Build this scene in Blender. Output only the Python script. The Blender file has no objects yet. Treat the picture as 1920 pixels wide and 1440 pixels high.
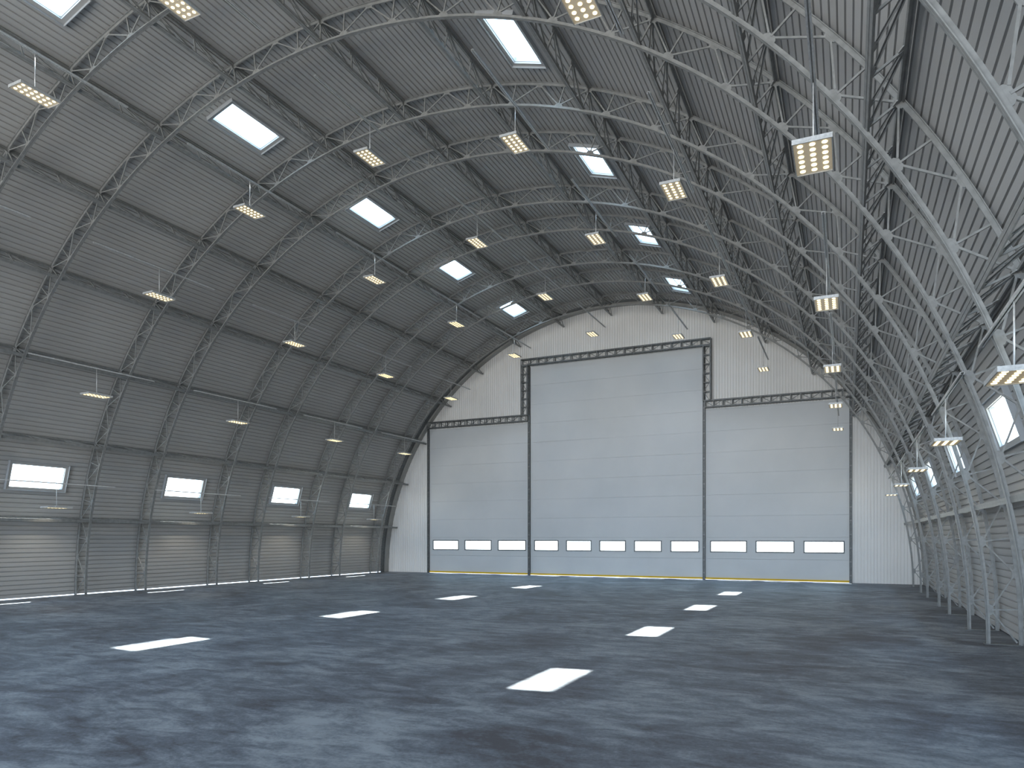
import bpy, bmesh, math, random
from mathutils import Vector, Matrix
random.seed(7)
scn = bpy.context.scene
COL = scn.collection
R = math.radians
sin, cos, pi = math.sin, math.cos, math.pi

# ------------------------------------------------------------------ measures
RS = 13.62            # inner radius of the vaulted cladding
YE = 34.37            # inner face of the end wall
Y0 = -11.0             # open rear end of the hall
BAY = 5.605
ARCH_Y = [4.64, 6.95, 10.24, 12.55, 15.85, 18.15, 21.455, 23.755, 27.06, 29.36, 32.665]
RI, RO = 13.00, 13.57  # arch truss: inner and outer faces
PURLIN_A = [11.25 * k for k in range(-7, 8)]
WIN_Y = [14.25 + BAY * k for k in range(-1, 4)]
LAMP_Y = [8.72 + BAY * k for k in range(5)]

# ------------------------------------------------------------------ helpers
def tag(o, label=None, cat=None, group=None, kind=None):
    if label: o['label'] = label
    if cat: o['category'] = cat
    if group: o['group'] = group
    if kind: o['kind'] = kind
    return o

def empty(name, loc=(0, 0, 0), rot=(0, 0, 0)):
    o = bpy.data.objects.new(name, None)
    o.empty_display_size = 0.3
    COL.objects.link(o)
    o.location = loc; o.rotation_euler = rot
    return o

class MB:
    """collects faces, builds one mesh object"""
    def __init__(s): s.v = []; s.f = []
    def face(s, pts):
        n = len(s.v); s.v += [tuple(p) for p in pts]; s.f.append(tuple(range(n, n + len(pts))))
    def box(s, x0, x1, y0, y1, z0, z1):
        n = len(s.v)
        s.v += [(x, y, z) for x in (x0, x1) for y in (y0, y1) for z in (z0, z1)]
        for q in ((0, 1, 3, 2), (4, 6, 7, 5), (0, 4, 5, 1), (2, 3, 7, 6), (0, 2, 6, 4), (1, 5, 7, 3)):
            s.f.append(tuple(n + i for i in q))
        return s
    def prism(s, prof, a, b, up=(0, 0, 1)):
        """sweep closed 2D profile [(u,w)] from point a to b; w along 'up'"""
        a, b = Vector(a), Vector(b); t = (b - a).normalized()
        up = Vector(up); side = t.cross(up).normalized(); upp = side.cross(t).normalized()
        n = len(s.v); m = len(prof)
        for p in (a, b):
            for (u, w) in prof: s.v.append(tuple(p + side * u + upp * w))
        for i in range(m):
            j = (i + 1) % m
            s.f.append((n + i, n + j, n + m + j, n + m + i))
        s.f.append(tuple(n + i for i in range(m))[::-1]); s.f.append(tuple(n + m + i for i in range(m)))
        return s
    def tube(s, a, b, r, k=10):
        return s.prism([(r * cos(2 * pi * i / k), r * sin(2 * pi * i / k)) for i in range(k)], a, b,
                       (0, 0, 1) if abs((Vector(b) - Vector(a)).normalized().z) < .9 else (1, 0, 0))
    def mesh(s, name, mat, smooth=False):
        me = bpy.data.meshes.new(name); me.from_pydata(s.v, [], s.f); me.update()
        bm = bmesh.new(); bm.from_mesh(me)
        bmesh.ops.recalc_face_normals(bm, faces=bm.faces); bm.to_mesh(me); bm.free()
        me.materials.append(mat)
        if smooth:
            for p in me.polygons: p.use_smooth = True
        return me
    def build(s, name, mat, parent=None, loc=(0, 0, 0), rot=(0, 0, 0), smooth=False):
        return put(name, s.mesh(name, mat, smooth), parent, loc, rot)

def put(name, me, parent=None, loc=(0, 0, 0), rot=(0, 0, 0)):
    o = bpy.data.objects.new(name, me); COL.objects.link(o)
    o.parent = parent; o.location = loc; o.rotation_euler = rot
    return o

def copy_tree(o, parent=None):
    c = o.copy(); COL.objects.link(c); c.parent = parent
    for ch in o.children: copy_tree(ch, c)
    return c

def sweep_arc(mb, prof, a0, a1, n):
    """sweep closed profile [(y, r)] about the Y axis, angle from the crown"""
    base = len(mb.v); m = len(prof)
    for i in range(n + 1):
        a = a0 + (a1 - a0) * i / n
        for (y, r) in prof: mb.v.append((r * sin(a), y, r * cos(a)))
    for i in range(n):
        for j in range(m):
            k = (j + 1) % m
            mb.f.append((base + i * m + j, base + i * m + k, base + (i + 1) * m + k, base + (i + 1) * m + j))
    mb.f.append(tuple(base + j for j in range(m))[::-1])
    mb.f.append(tuple(base + n * m + j for j in range(m)))

# ------------------------------------------------------------------ materials
def mat(name, col, rough=.5, metal=0., spec=.5):
    m = bpy.data.materials.new(name); m.use_nodes = True
    b = m.node_tree.nodes['Principled BSDF']
    b.inputs['Base Color'].default_value = (*col, 1)
    b.inputs['Roughness'].default_value = rough
    b.inputs['Metallic'].default_value = metal
    b.inputs['Specular IOR Level'].default_value = spec
    return m

def mottled(name, c0, c1, scale=3., rough=.5, metal=0., detail=4., spec=.5, rv=.08):
    m = mat(name, c0, rough, metal, spec); nt = m.node_tree; N = nt.nodes; L = nt.links
    b = N['Principled BSDF']
    tc = N.new('ShaderNodeTexCoord'); no = N.new('ShaderNodeTexNoise')
    no.inputs['Scale'].default_value = scale; no.inputs['Detail'].default_value = detail
    L.new(tc.outputs['Object'], no.inputs['Vector'])
    cr = N.new('ShaderNodeValToRGB')
    cr.color_ramp.elements[0].position = .35; cr.color_ramp.elements[0].color = (*c0, 1)
    cr.color_ramp.elements[1].position = .65; cr.color_ramp.elements[1].color = (*c1, 1)
    L.new(no.outputs['Fac'], cr.inputs['Fac']); L.new(cr.outputs['Color'], b.inputs['Base Color'])
    mr = N.new('ShaderNodeMapRange'); mr.inputs['To Min'].default_value = rough - rv; mr.inputs['To Max'].default_value = rough + rv
    L.new(no.outputs['Fac'], mr.inputs['Value']); L.new(mr.outputs['Result'], b.inputs['Roughness'])
    return m

M_roof = mottled('roof_cladding', (.385, .38, .37), (.42, .415, .405), .35, .55, .0, 3, .35)
M_wall = mottled('gable_cladding', (.82, .815, .80), (.87, .865, .85), .5, .45, 0, 3, .4)
M_door = mottled('door_sheet', (.58, .605, .62), (.65, .67, .68), .35, .42, 0, 5, .4)
M_steel = mottled('galvanised_steel', (.215, .22, .215), (.285, .29, .285), 9., .45, .2, 5, .5)
M_dark = mottled('dark_steel', (.12, .13, .135), (.19, .20, .20), 12., .5, .3, 5)
M_collar = mottled('edge_flashing', (.30, .30, .285), (.37, .37, .35), 1.2, .5, 0, 3)
M_frame = mat('window_frame_metal', (.40, .42, .44), .4, .1)
M_rubber = mat('black_gasket', (.03, .03, .03), .6)
M_yellow = mat('yellow_seal', (.80, .50, .005), .55)
M_case = mottled('lamp_housing', (.42, .43, .43), (.55, .56, .56), 30., .4, .3, 4)
M_rod = mottled('pipe_steel', (.48, .49, .49), (.62, .63, .63), 20., .35, .3, 4)

M_led = bpy.data.materials.new('warm_led'); M_led.use_nodes = True
_b = M_led.node_tree.nodes['Principled BSDF']
_b.inputs['Base Color'].default_value = (.9, .85, .7, 1)
_b.inputs['Emission Color'].default_value = (1, .80, .42, 1)
_b.inputs['Emission Strength'].default_value = LED_E = 2.6

M_diff = bpy.data.materials.new('lamp_face'); M_diff.use_nodes = True
_b = M_diff.node_tree.nodes['Principled BSDF']
_b.inputs['Base Color'].default_value = (.55, .50, .42, 1); _b.inputs['Roughness'].default_value = .4
_b.inputs['Emission Color'].default_value = (1, .76, .40, 1); _b.inputs['Emission Strength'].default_value = .15

M_glass = bpy.data.materials.new('clear_glazing'); M_glass.use_nodes = True
nt = M_glass.node_tree; nt.nodes.clear()
_o = nt.nodes.new('ShaderNodeOutputMaterial'); _t = nt.nodes.new('ShaderNodeBsdfTransparent'); _g = nt.nodes.new('ShaderNodeBsdfGlossy')
_m = nt.nodes.new('ShaderNodeMixShader'); _f = nt.nodes.new('ShaderNodeMath'); _lw = nt.nodes.new('ShaderNodeLayerWeight')
_t.inputs[0].default_value = (.93, .97, .97, 1); _g.inputs['Roughness'].default_value = .03; _lw.inputs['Blend'].default_value = .35; _f.operation = 'POWER'; _f.inputs[1].default_value = 4.0; nt.links.new(_lw.outputs['Facing'], _f.inputs[0])
nt.links.new(_f.outputs[0], _m.inputs[0]); nt.links.new(_t.outputs[0], _m.inputs[1]); nt.links.new(_g.outputs[0], _m.inputs[2]); nt.links.new(_m.outputs[0], _o.inputs[0])

# floor: polished dark concrete with cloudy streaks
M_floor = bpy.data.materials.new('blue_grey_concrete'); M_floor.use_nodes = True
nt = M_floor.node_tree; N = nt.nodes; L = nt.links; b = N['Principled BSDF']
tc = N.new('ShaderNodeTexCoord')
def nz(scale, detail, rough, sc=(1, 1, 1), rot=0, dist=0.):
    mp = N.new('ShaderNodeMapping'); mp.inputs['Scale'].default_value = sc; mp.inputs['Rotation'].default_value = (0, 0, rot)
    n = N.new('ShaderNodeTexNoise'); n.inputs['Scale'].default_value = scale; n.inputs['Detail'].default_value = detail
    n.inputs['Roughness'].default_value = rough; n.inputs['Distortion'].default_value = dist
    L.new(tc.outputs['Object'], mp.inputs['Vector']); L.new(mp.outputs[0], n.inputs['Vector']); return n
n1 = nz(.42, 10, .68, (1, 1, 1), .4, .8)
n2 = nz(1.6, 10, .72, (1.0, 2.2, 1), R(-12), .6)
n3 = nz(22., 6, .8)
def math_(op, a, b_):
    m = N.new('ShaderNodeMath'); m.operation = op
    for i, v in enumerate((a, b_)):
        if isinstance(v, (int, float)): m.inputs[i].default_value = v
        else: L.new(v, m.inputs[i])
    return m.outputs[0]
s = math_('ADD', math_('MULTIPLY', n1.outputs['Fac'], .40), math_('ADD', math_('MULTIPLY', n2.outputs['Fac'], .40), math_('MULTIPLY', n3.outputs['Fac'], .20)))
cr = N.new('ShaderNodeValToRGB'); e = cr.color_ramp.elements
e[0].position = .42; e[0].color = (.054, .054, .064, 1)
e[1].position = .585; e[1].color = (.240, .264, .290, 1)
k = cr.color_ramp.elements.new(.49); k.color = (.102, .117, .140, 1)
L.new(s, cr.inputs['Fac']); L.new(cr.outputs['Color'], b.inputs['Base Color'])
b.inputs['Roughness'].default_value = .55; b.inputs['Specular IOR Level'].default_value = .3
bp = N.new('ShaderNodeBump'); bp.inputs['Strength'].default_value = .15; bp.inputs['Distance'].default_value = .01
L.new(n3.outputs['Fac'], bp.inputs['Height']); L.new(bp.outputs[0], b.inputs['Normal'])

# ------------------------------------------------------------------ setting
tag(MB().box(-14.2, 14.2, Y0, YE + .25, -.25, 0).build('floor', M_floor), 'blue-grey mottled concrete hangar floor with bright sun patches', 'floor', kind='structure')

CELL = R(.625)
def in_open(a0, a1, y0, y1):
    am = math.degrees((a0 + a1) / 2)
    for c in (16.875, 73.125):
        if abs(abs(am) - c) < 1.875:
            for y in WIN_Y:
                if abs((y0 + y1) / 2 - y) < .88: return True
    return False
YB = sorted([Y0, YE + .2] + [y + s_ * .88 for y in WIN_Y for s_ in (-1, 1)])
def cladding(d0, d1):
    """corrugated arch sheet between two angles (degrees from the crown)"""
    mb = MB()
    n = round((d1 - d0) / .625)
    for i in range(n):
        a = R(d0) + CELL * i
        prof = [(0, RS + .004), (.012, RS + .032), (.10, RS + .032), (.14, RS), (.80, RS), (.97, RS + .004)]
        prof = [(0, RS + .032), (.06, RS + .032), (.12, RS), (.88, RS), (.94, RS + .032), (1, RS + .032)]
        ang = [(a + CELL * t, r) for t, r in prof]
        for j in range(len(ang) - 1):
            (p, r0), (q, r1) = ang[j], ang[j + 1]
            ys = YB if any(abs(abs(math.degrees(a)) - c) < 2.6 for c in (16.875, 73.125)) else [Y0, YE + .2]
            for y0, y1 in zip(ys[:-1], ys[1:]):
                if len(ys) > 2 and in_open(a, a + CELL, y0, y1): continue
                zm = .028 if a < 0 else 0.0
                z0, z1 = max(r0 * cos(p), zm), max(r1 * cos(q), zm)
                if z0 == z1: continue
                mb.face([(r0 * sin(p), y0, z0), (r1 * sin(q), y0, z1), (r1 * sin(q), y1, z1), (r0 * sin(p), y1, z0)])
    return mb
tag(cladding(-67.5, 67.5).build('ceiling', M_roof), 'grey ribbed metal vault cladding over the whole hangar', 'ceiling', kind='structure')
tag(cladding(-90, -67.5).build('wall_left', M_roof), 'grey ribbed metal cladding of the lower left side', 'wall', kind='structure')
tag(cladding(67.5, 90).build('wall_right', M_roof), 'grey ribbed metal cladding of the lower right side', 'wall', kind='structure')

# end wall: vertical ribbed sheets around the stepped door opening
mb = MB(); P = .127
def zlo(x): return 0.0 if abs(x) > 10.78 else (8.05 if x < -4.55 or x > 4.50 else 11.00)
xs = set()
i0 = int(-13.6 / P) - 1
prof = []
for i in range(i0, -i0 + 1):
    d = .036 if i % 2 else .022
    for t, y in ((0, d), (.07, d), (.14, 0), (.86, 0), (.93, d)):
        prof.append(((i + t) * P, YE + y))
prof = [p for p in prof if abs(p[0]) < RS + .02]
for (xa, ya), (xb, yb) in zip(prof[:-1], prof[1:]):
    zl = zlo((xa + xb) / 2)
    za = math.sqrt(max((RS + .03) ** 2 - xa * xa, 0)); zb = math.sqrt(max((RS + .03) ** 2 - xb * xb, 0))
    if max(za, zb) <= zl: continue
    mb.face([(xa, ya, zl), (xb, yb, zl), (xb, yb, max(zb, zl)), (xa, ya, max(za, zl))])
tag(mb.build('wall_back', M_wall), 'pale vertical ribbed cladding around the big doors', 'wall', kind='structure')

mb = MB(); sweep_arc(mb, [(YE - .30, RS - .12), (YE + .02, RS - .12), (YE + .02, RS + .02), (YE - .30, RS + .02)], R(-90), R(90), 96)
tag(mb.build('trim_1', M_collar, smooth=False), 'grey flashing band where vault meets end wall', 'trim', kind='structure')
mb = MB(); sweep_arc(mb, [(YE - .62, RS - .02), (YE - .30, RS - .02), (YE - .30, RS + .02), (YE - .62, RS + .02)], R(-90), R(90), 96)
tag(mb.build('trim_2', M_dark, smooth=False), 'narrow dark strip beside the end wall flashing', 'trim', kind='structure')

# windows -----------------------------------------------------------
def plate_ring(mb, w, h, W, H, z0, z1):
    """rectangular ring (inner half sizes w,h ; outer W,H) between z0 and z1"""
    for (x0, x1, y0, y1) in ((-W, -w, -H, H), (w, W, -H, H), (-w, w, -H, -h), (-w, w, h, H)):
        mb.box(x0, x1, y0, y1, z0, z1)
wc = MB(); plate_ring(wc, .455, .93, .468, .943, -.045, .13)
wf = MB(); plate_ring(wf, .36, .83, .455, .93, .0, .04)
ws = MB(); plate_ring(ws, .35, .82, .372, .842, .04, .13)
wg = MB(); wg.box(-.355, .355, -.825, .825, .10, .106)
me_c = wc.mesh('casing', M_frame); me_f = wf.mesh('frame', M_roof); me_s = ws.mesh('sash', M_frame); me_g = wg.mesh('glass', M_glass)
nwin = 0
order = ['farthest', 'third from the camera', 'second from the camera', 'nearest']
for c, side_name in ((-16.875, 'left of the crown'), (16.875, 'right of the crown'), (-73.125, 'in the left wall'), (73.125, 'in the right wall')):
    for kk, y in enumerate(WIN_Y):
        if kk == 0 and c != -16.875: continue
        nwin += 1
        a = R(c); r = RS - .05
        e = empty('window_%d' % nwin, (r * sin(a), y, r * cos(a)), (0, a, 0))
        nm = {0: 'cut by the top frame edge', 1: 'nearest full one', 2: 'second nearest', 3: 'third nearest', 4: 'farthest, by the end wall'}[kk]
        typ = 'skylight' if abs(c) < 20 else 'window'
        lab = 'rectangular %s %s, %s' % (typ, side_name, nm)
        tag(e, lab, typ, group={-16.875: 'skylights left of the crown', 16.875: 'skylights right of the crown', -73.125: 'windows in the left wall', 73.125: 'windows in the right wall'}[c], kind='structure')
        put('casing', me_c, e); put('frame', me_f, e); put('sash', me_s, e); put('glass', me_g, e)
# the other near skylight beyond the top frame edge lets its light in as well
for c in (16.875, -73.125, 73.125):
    nwin += 1
    a = R(c); r = RS - .05
    e = empty('window_%d' % nwin, (r * sin(a), WIN_Y[0], r * cos(a)), (0, a, 0))
    tag(e, {16.875: 'skylight right of the crown, hidden past the top frame edge', -73.125: 'left wall window just outside the left frame edge', 73.125: 'right wall window just outside the right frame edge'}[c], 'window', kind='structure')
    put('casing', me_c, e); put('frame', me_f, e); put('sash', me_s, e); put('glass', me_g, e)

# doors -------------------------------------------------------------
def door(n, x0, x1, H, wx, ww, label):
    e = empty('door_%d' % n, ((x0 + x1) / 2, YE, 0)); cx = (x0 + x1) / 2
    tag(e, label, 'door', kind='structure')
    mb = MB(); yf = 0.03
    XB = sorted([x0, x1] + [w + d for w in wx for d in (0, ww)])
    seams = [.99 + k for k in range(int(H)) if .99 + k < H - .3]
    def zrow(z0, z1, cut):
        if not cut: mb.face([(x0 - cx, yf, z0), (x1 - cx, yf, z0), (x1 - cx, yf, z1), (x0 - cx, yf, z1)]); return
        for a, b in zip(XB[:-1], XB[1:]):
            if any(abs((a + b) / 2 - (w + ww / 2)) < ww / 2 - .01 for w in wx): continue
            mb.face([(a - cx, yf, z0), (b - cx, yf, z0), (b - cx, yf, z1), (a - cx, yf, z1)])
    zs = [.09]
    zc = .09
    for s_ in seams + [H]:
        top = s_ - (.006 if s_ < H else 0)
        if zc < 1.3 < top:
            zrow(zc, 1.30, False); zrow(1.30, 1.82, True); zrow(1.82, top, False)
        else: zrow(zc, top, False)
        if s_ < H:
            for (za, ya, zb, yb) in ((s_ - .006, yf, s_ - .003, yf + .02), (s_ - .003, yf + .02, s_ + .003, yf + .02), (s_ + .003, yf + .02, s_ + .006, yf)):
                mb.face([(x0 - cx, ya, za), (x1 - cx, ya, za), (x1 - cx, yb, zb), (x0 - cx, yb, zb)])
        zc = s_ + .006
    mb.build('door_leaf', M_door, e)
    for w in wx:
        f = MB(); a, b = w - cx, w + ww - cx
        for (p, q, r_, s_) in ((a - .02, a + .035, 1.28, 1.84), (b - .035, b + .02, 1.28, 1.84), (a + .035, b - .035, 1.28, 1.335), (a + .035, b - .035, 1.785, 1.84)):
            f.box(p, q, -.005 + yf - .01, yf + .05, r_, s_)
        fo = f.build('window_frame', M_dark, e)
        MB().box(a + .03, b - .03, yf + .02, yf + .026, 1.33, 1.79).build('glass', M_glass, fo)
    MB().box(x0 - cx, x1 - cx, -.02, .06, .012, .10).build('bottom_seal', M_yellow, e)
    return e
door(1, -10.74, -4.56, 8.35, [-10.50 + 2.045 * k for k in range(3)], 1.63, 'pale grey sectional door at left with three low windows')
door(2, -4.54, 4.48, 11.3, [-4.27 + 1.795 * k for k in range(5)], 1.34, 'tall pale middle hangar door with five low windows')
door(3, 4.52, 10.74, 8.35, [4.79 + 2.045 * k for k in range(3)], 1.63, 'pale grey sectional door at right with three low windows')
for x, w, h, lab in ((-10.77, .10, 8.10, 'dark vertical guide rail at the left edge of the doors'), (-4.55, .11, 11.0, 'dark vertical guide rail between left and middle doors'),
                  (4.50, .11, 11.0, 'dark vertical guide rail between middle and right doors'), (10.77, .11, 8.10, 'dark vertical guide rail at the right edge of the doors')):
    m_ = MB(); m_.box(-w / 2, -w / 2 + .015, -.06, 0.05, 0, h); m_.box(w / 2 - .015, w / 2, -.06, .05, 0, h); m_.box(-w / 2, w / 2, -.01, .05, 0, h)
    t = empty('guide_rail', (x, YE - .03, 0)); tag(t, lab, 'rail', 'door guide rails')
    m_.build('channel', M_dark, t)
    bm_ = MB().box(-w / 2 + .015, w / 2 - .015, -.03, -.012, 0, .05).mesh('bracket', M_steel)
    for q in range(int((h - .5) / .6) + 1): put('bracket', bm_, t, (0, 0, .3 + .6 * q))

# lattice beams of the door portal ------------------------------------
def lattice(name, a, b, nrm, depth, width, label, step=.42):
    """box lattice beam from a to b (inner edge line); 'nrm' points to the far chord"""
    a, b, nrm = Vector(a), Vector(b), Vector(nrm)
    L_ = (b - a).length; t = (b - a).normalized()
    e = empty(name, a); tag(e, label, 'beam', 'lattice beams framing the doors')
    yv = Vector((0, 1, 0)); s_ = .028
    def sq(h): return [(-h, -h), (h, -h), (h, h), (-h, h)]
    for off_n in (s_, depth - s_):
        m = MB()
        for off_y in (0, width):
            m.prism(sq(s_), nrm * off_n + yv * off_y, t * L_ + nrm * off_n + yv * off_y, (0, 1, 0))
        m.build('chord', M_dark, e)
    n = max(2, round(L_ / step)); st = L_ / n
    ps = MB(); ps.prism(sq(.018), nrm * .05, nrm * (depth - .05), (0, 1, 0)); ps.prism(sq(.018), nrm * .05 + yv * width, nrm * (depth - .05) + yv * width, (0, 1, 0))
    for q in (s_, depth - s_): ps.prism(sq(.014), nrm * q, nrm * q + yv * width, t)
    me1 = ps.mesh('post', M_dark)
    d1 = MB(); d1.prism(sq(.012), nrm * .05, t * st + nrm * (depth - .05), (0, 1, 0)); m1 = d1.mesh('diagonal', M_dark)
    d2 = MB(); d2.prism(sq(.012), nrm * (depth - .05), t * st + nrm * .05, (0, 1, 0)); m2 = d2.mesh('diagonal', M_dark)
    for i in range(n + 1): put('post', me1, e, t * min(max(i * st, .02), L_ - .02))
    for i in range(n): put('diagonal', m1 if i % 2 else m2, e, t * (i * st))
    return e
ly = YE - .30
lattice('lattice_beam', (-10.72, ly, 8.08), (-4.60, ly, 8.08), (0, 0, 1), .36, .22, 'dark lattice beam over the left door')
lattice('lattice_beam', (4.56, ly, 8.08), (10.86, ly, 8.08), (0, 0, 1), .36, .22, 'dark lattice beam over the right door')
lattice('lattice_beam', (-4.92, ly, 11.0), (4.86, ly, 11.0), (0, 0, 1), .36, .22, 'dark lattice beam over the tall middle door', .46)
lattice('lattice_beam', (-4.53, ly, 8.40), (-4.53, ly, 11.0), (-1, 0, 0), .39, .22, 'dark upright lattice frame left of the middle door top')
lattice('lattice_beam', (4.47, ly, 8.40), (4.47, ly, 11.0), (1, 0, 0), .39, .22, 'dark upright lattice frame right of the middle door top')

# ------------------------------------------------------------------ arch trusses
def angle_prof(w, t):   # L section
    return [(-w / 2, -w / 2), (w / 2, -w / 2), (w / 2, -w / 2 + t), (-w / 2 + t, -w / 2 + t), (-w / 2 + t, w / 2), (-w / 2, w / 2)]
STEP = R(5.625); HALF = STEP / 2
def pol(a, r, y=0): return Vector((r * sin(a), y, r * cos(a)))

def gusset_arc(mb, a, r0, r1, half_w, t=.008):
    """plate on a chord at angle a, from radius r0 (chord) towards r1, tapering"""
    da = half_w / r0
    pts = [(a - da, r0), (a + da, r0), (a + da * .9, r0 + (r1 - r0) * .55), (a + da * .5, r1), (a - da * .5, r1), (a - da * .9, r0 + (r1 - r0) * .55)]
    n = len(mb.v)
    for y in (-t, t):
        for (b_, r) in pts: mb.v.append(tuple(pol(b_, r, y)))
    mb.f.append(tuple(n + i for i in range(6))); mb.f.append(tuple(n + 6 + i for i in range(6))[::-1])
    for i in range(6): mb.f.append((n + i, n + (i + 1) % 6, n + 6 + (i + 1) % 6, n + 6 + i))

NI = 32
arch = empty('arch_truss', (0, ARCH_Y[0], 0))
def tprof(r, s_, w=.045, t=.010, d=.065, g=.008):
    """double-angle chord section: flange at r, web growing by s_*d"""
    return [(-w, r), (-g * .6, r), (-g * .6, r + s_ * .006), (g * .6, r + s_ * .006), (g * .6, r), (w, r), (w, r + s_ * t), (g + .006, r + s_ * t), (g + .006, r + s_ * d), (-g - .006, r + s_ * d), (-g - .006, r + s_ * t), (-w, r + s_ * t)]
mb = MB(); sweep_arc(mb, tprof(RI, 1), R(-90), R(90), 128)
for i in range(NI): gusset_arc(mb, -pi / 2 + HALF + i * STEP, RI + .04, RI + .13, .11)
mb.build('inner_chord', M_steel, arch)
mb = MB(); sweep_arc(mb, tprof(RO, -1, .042), R(-90), R(90), 128)
for i in range(1, NI): gusset_arc(mb, -pi / 2 + i * STEP, RO - .04, RO - .11, .10)
mb.build('outer_chord', M_steel, arch)
st = MB().prism(angle_prof(.027, .005), (0, 0, RI + .10), (0, 0, RO - .06), (0, 1, 0)).mesh('strut', M_steel)
a1 = pol(HALF * .93, RO - .09); a0 = pol(HALF * .10, RI + .12)
dg1 = MB().prism(angle_prof(.027, .005), a0, a1, (0, 1, 0)).mesh('diagonal', M_steel)
a1 = pol(-HALF * .93, RO - .09); a0 = pol(-HALF * .10, RI + .12)
dg2 = MB().prism(angle_prof(.027, .005), a0, a1, (0, 1, 0)).mesh('diagonal', M_steel)
for i in range(NI):
    a = -pi / 2 + HALF + i * STEP
    put('strut', st, arch, rot=(0, a, 0)); put('diagonal', dg1, arch, rot=(0, a, 0)); put('diagonal', dg2, arch, rot=(0, a, 0))
fp = MB()
for s_ in (-1, 1): fp.box(s_ * (RI + .245) - .28, s_ * (RI + .245) + .28, -.09, .09, 0, .012)
fp.build('base_plate', M_dark, arch)
ords = ['', 'first', 'second', 'third', 'fourth', 'fifth', 'sixth', 'seventh', 'eighth', 'ninth', 'tenth', 'eleventh']
for i, y in enumerate(ARCH_Y):
    o = arch if i == 0 else copy_tree(arch)
    o.location = (0, y, 0)
    n = len(ARCH_Y) - i
    lab = 'grey steel lattice arch spanning the hall, %s arch out from the end wall' % ords[n] if n > 1 else 'grey steel lattice arch spanning the hall, closest to the end wall'
    tag(o, lab, 'truss', 'steel arch trusses')

# ------------------------------------------------------------------ purlin trusses
PY0, PY1 = 4.0, YE - .12
PR = 13.05
nodes = []
for ya, yb in zip(ARCH_Y[:-1], ARCH_Y[1:]):
    n = 2 if yb - ya < 2.8 else 3
    nodes += [ya + (yb - ya) * k / n for k in range(n)]
nodes.append(ARCH_Y[-1]); nodes.append(ARCH_Y[-1] + 1.12)
pur = empty('purlin_truss', (0, PY0, 0))
def lin_prof(s_, w=.048, t=.010, d=.06, g=.008):
    # (side, up) profile with up = radial outward; flange at 0, web grows by s_*d
    return [(-w, 0), (-g * .6, 0), (-g * .6, s_ * .005), (g * .6, s_ * .005), (g * .6, 0), (w, 0), (w, s_ * t), (g + .006, s_ * t), (g + .006, s_ * d), (-g - .006, s_ * d), (-g - .006, s_ * t), (-w, s_ * t)]
Lp = PY1 - PY0; DEP = .50
def gus(mb, y, z0, z1, hw, t=.007):
    pts = [(y - hw, z0), (y + hw, z0), (y + hw * .9, z0 + (z1 - z0) * .5), (y + hw * .45, z1), (y - hw * .45, z1), (y - hw * .9, z0 + (z1 - z0) * .5)]
    n = len(mb.v)
    for x in (-t, t):
        for (b_, r) in pts: mb.v.append((x, b_, r))
    mb.f.append(tuple(n + i for i in range(6))); mb.f.append(tuple(n + 6 + i for i in range(6))[::-1])
    for i in range(6): mb.f.append((n + i, n + (i + 1) % 6, n + 6 + (i + 1) % 6, n + 6 + i))
mb = MB(); mb.prism(lin_prof(1), (0, 0, 0), (0, Lp, 0), (0, 0, 1))
for q in nodes[:-1]:
    gus(mb, q - PY0 + .56, .03, .11, .09); gus(mb, q - PY0 + 1.0, .03, .11, .09)
mb.build('inner_chord', M_steel, pur)
mb = MB(); mb.prism(lin_prof(-1), (0, 0, DEP), (0, Lp - .25, DEP), (0, 0, 1))
for q in nodes: gus(mb, q - PY0, DEP - .03, DEP - .12, .09)
mb.build('outer_chord', M_steel, pur)
ps = MB().prism(angle_prof(.027, .005), (0, 0, .05), (0, 0, DEP - .04), (0, 1, 0)).mesh('strut', M_steel)
pd1 = MB().prism(angle_prof(.028, .005), (0, .05, DEP - .10), (0, .54, .08), (1, 0, 0)).mesh('diagonal', M_steel)
pd2 = MB().prism(angle_prof(.028, .005), (0, .07, DEP - .07), (0, .99, .08), (1, 0, 0)).mesh('diagonal', M_steel)
for q in nodes:
    put('strut', ps, pur, (0, q - PY0, 0))
    if q != nodes[-1]:
        put('diagonal', pd1, pur, (0, q - PY0, 0)); put('diagonal', pd2, pur, (0, q - PY0, 0))
MB().prism(angle_prof(.027, .005), (0, Lp - .28, DEP - .05), (0, Lp - .02, .03), (1, 0, 0)).build('end_brace', M_steel, pur)
proto_p = pur
for i, a in enumerate(PURLIN_A):
    o = proto_p if i == 0 else copy_tree(proto_p)
    ar = R(a)
    o.location = (PR * sin(ar), PY0, PR * cos(ar)); o.rotation_euler = (0, ar, 0)
    if a == 0: lab = 'long lattice purlin running along the crown of the vault'
    else:
        sd = 'left' if a < 0 else 'right'; n = 8 - abs(int(a / 11.25))
        lab = 'long lattice purlin on the %s side, %s up from the floor' % (sd, ords[n])
    tag(o, lab, 'truss', 'lattice purlins along the hall')

# ------------------------------------------------------------------ hanging rails and lamps
ROWS = [  # x, lamp face z, rod above
    (12.18, 3.62, .80, 'lowest row on the right'), (10.30, 6.28, .87, 'second row up on the right'), (7.49, 8.95, .86, 'third row up on the right'),
    (3.97, 10.73, .86, 'row just right of the crown'), (.03, 11.31, .86, 'row under the crown'), (-3.92, 10.75, .86, 'row just left of the crown'),
    (-7.44, 8.97, .85, 'third row up on the left'), (-10.22, 6.33, .85, 'second row up on the left'), (-12.17, 2.92, .80, 'lowest row on the left')]
POS = ['foremost lamp of its row', 'second lamp of its row', 'third lamp of its row', 'fourth lamp of its row', 'last lamp of its row']
POSR = ['foremost', 'second', 'third', 'fourth', 'farthest']
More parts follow.
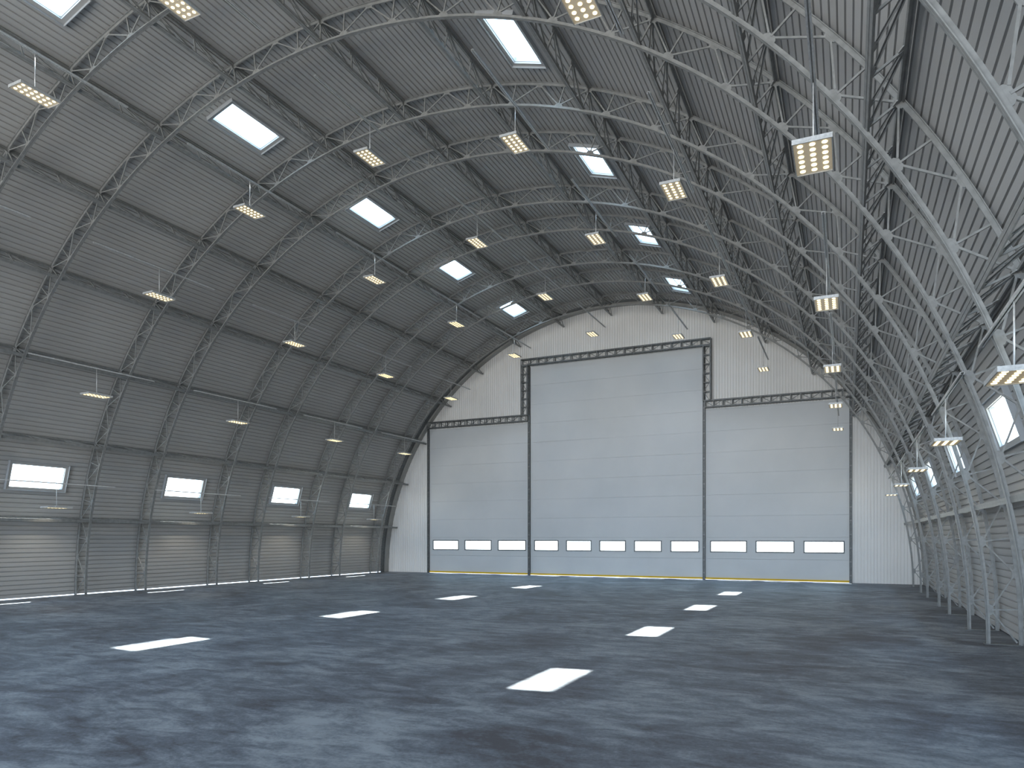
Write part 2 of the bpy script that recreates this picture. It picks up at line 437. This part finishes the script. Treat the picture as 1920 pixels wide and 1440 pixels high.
# prototypes
rail_me = MB().prism([(-.028, -.017), (-.008, -.017), (-.008, -.013), (-.022, -.013), (-.022, .012), (.022, .012), (.022, -.013), (.008, -.013), (.008, -.017), (.028, -.017), (.028, .017), (-.028, .017)], (0, -2.0, 0), (0, 2.0, 0)).mesh('hanging_rail', M_rod)
hx, hy, th = .205, .385, .055
hs = MB()
hs.box(-hx, hx, -hy, hy, .0205, th)
for (x0, x1, y0, y1) in ((-hx, -hx + .012, -hy, hy), (hx - .012, hx, -hy, hy), (-hx + .012, hx - .012, -hy, -hy + .012), (-hx + .012, hx - .012, hy - .012, hy)):
    hs.box(x0, x1, y0, y1, 0, .02)
me_h = hs.mesh('housing', M_case)
def disc(mb, x, y, r, z0, z1, k=14):
    n = len(mb.v)
    for z in (z0, z1):
        for i in range(k): mb.v.append((x + r * cos(2 * pi * i / k), y + r * sin(2 * pi * i / k), z))
    mb.f.append(tuple(n + i for i in range(k))[::-1]); mb.f.append(tuple(n + k + i for i in range(k)))
    for i in range(k):
        j = (i + 1) % k; mb.f.append((n + i, n + j, n + k + j, n + k + i))
spots = [((i - 1) * .125, (j - 2.5) * .118) for i in range(3) for j in range(6)]
m1 = MB(); disc(m1, 0, 0, .030, .006, .019); me_led = m1.mesh('led', M_led)
me_d = MB().box(-hx + .012, hx - .012, -hy + .012, hy - .012, .014, .02).mesh('diffuser', M_diff)
LAMP_W = 55.0
for (x, z, dz, rn), ri in zip(ROWS, range(9)):
    me_w = MB().tube((0, 0, th), (0, 0, dz - .02), .009, 8).mesh('suspension_rod', M_rod, True)
    me_b = MB().box(-.03, .03, -.04, .04, th, th + .02).mesh('mounting_bracket', M_case)
    for k, y in enumerate(LAMP_Y):
        seen = not (k == 0 and ri in (6, 7, 8))
        e = empty('hanging_lamp', (x, y, z))
        if seen:
            tag(e, 'grey LED panel lamp, %s, %s' % (rn, POS[k] if ri < 6 or k > 1 else 'foremost lamp of its row'), 'lamp', 'LED panel lamps hanging under the vault')
            if ri >= 6: e['label'] = 'grey LED panel lamp, %s, %s' % (rn, ['', 'foremost lamp of its row', 'second lamp of its row', 'third lamp of its row', 'last lamp of its row'][k])
        else:
            tag(e, 'grey LED panel lamp, %s, outside the left frame edge' % rn, 'lamp', 'LED panel lamps hanging under the vault')
        put('housing', me_h, e); put('suspension_rod', me_w, e); put('mounting_bracket', me_b, e)
        df = put('diffuser', me_d, e)
        for (px, py) in spots: put('led', me_led, df, (px, py, 0))
        ld = bpy.data.lights.new('led_light', 'SPOT'); ld.energy = LAMP_W * (.4 if ri == 0 else 1.); ld.color = (1, .90, .74)
        ld.spot_size = R(140); ld.spot_blend = .6; ld.shadow_soft_size = 0.0
        lo = bpy.data.objects.new('led_light', ld); COL.objects.link(lo); lo.parent = e; lo.location = (0, 0, -.01)
        t = put('hanging_rail', rail_me, None, (x, y, z + dz))
        pr = (POSR[k] if ri < 6 else ['hidden', 'foremost', 'second', 'third', 'farthest'][k])
        tag(t, 'thin grey steel rail above the %s lamp of the %s' % (pr, rn), 'rail', 'steel rails the lamps hang from')

# ------------------------------------------------------------------ light
w = bpy.data.worlds.new('World'); scn.world = w; w.use_nodes = True
nt = w.node_tree; nt.nodes.clear()
out = nt.nodes.new('ShaderNodeOutputWorld'); bg = nt.nodes.new('ShaderNodeBackground')
tc = nt.nodes.new('ShaderNodeTexCoord'); sp = nt.nodes.new('ShaderNodeSeparateXYZ'); cr = nt.nodes.new('ShaderNodeValToRGB')
mr = nt.nodes.new('ShaderNodeMapRange'); mr.inputs['From Min'].default_value = -1; mr.inputs['From Max'].default_value = 1
nt.links.new(tc.outputs['Generated'], sp.inputs[0]); nt.links.new(sp.outputs['Z'], mr.inputs['Value']); nt.links.new(mr.outputs[0], cr.inputs['Fac'])
el = cr.color_ramp.elements
el[0].position = 0; el[0].color = (.95, .93, .88, 1)
el[1].position = 1; el[1].color = (2.0, 3.3, 5.0, 1)
for p, c in ((.485, (.95, .93, .88, 1)), (.50, (.80, .88, .98, 1)), (.62, (.58, .78, 1, 1)), (.87, (.55, .80, 1.1, 1))):
    q = el.new(p); q.color = c
nt.links.new(cr.outputs[0], bg.inputs[0]); bg.inputs['Strength'].default_value = WORLD = 8.2
nt.links.new(bg.outputs[0], out.inputs[0])

sl = bpy.data.lights.new('sun', 'SUN'); sl.energy = 55; sl.angle = R(.6); sl.color = (1, .96, .90)
so = bpy.data.objects.new('sun', sl); COL.objects.link(so)
so.rotation_euler = Vector((2.9, -4.9, -13.0)).to_track_quat('-Z', 'Y').to_euler()

pl = bpy.data.lights.new('sky_portal', 'AREA'); pl.shape = 'RECTANGLE'; pl.size = 27; pl.size_y = 13.6; pl.cycles.is_portal = True
po = bpy.data.objects.new('sky_portal', pl); COL.objects.link(po); po.location = (0, Y0, 6.8)
po.rotation_euler = Vector((0, 1, 0)).to_track_quat('-Z', 'Y').to_euler()

# ------------------------------------------------------------------ camera
cd = bpy.data.cameras.new('camera'); cam = bpy.data.objects.new('camera', cd); COL.objects.link(cam)
F, YAW, HOR = 1333.95, 25.2577, 1007.15
cd.sensor_width = 36; cd.lens = F / 1920 * 36; cd.shift_y = (HOR - 720) / 1920
cam.location = (10.65, 0, 2.0); cam.rotation_euler = (R(90), 0, R(YAW))
cd.clip_start = .05; cd.clip_end = 500
scn.camera = cam

vs = scn.view_settings; vs.view_transform = 'Standard'; vs.look = 'None'; vs.exposure = 0; vs.gamma = 1; vs.use_curve_mapping = False
cy = scn.cycles
cy.max_bounces = 8; cy.diffuse_bounces = 5; cy.glossy_bounces = 3; cy.transparent_max_bounces = 12; cy.transmission_bounces = 2
cy.caustics_reflective = False; cy.caustics_refractive = False
cy.sample_clamp_indirect = 6
cy.use_denoising = True; cy.denoiser = 'OPENIMAGEDENOISE'; cy.denoising_input_passes = 'RGB_ALBEDO_NORMAL'
cy.use_light_tree = True
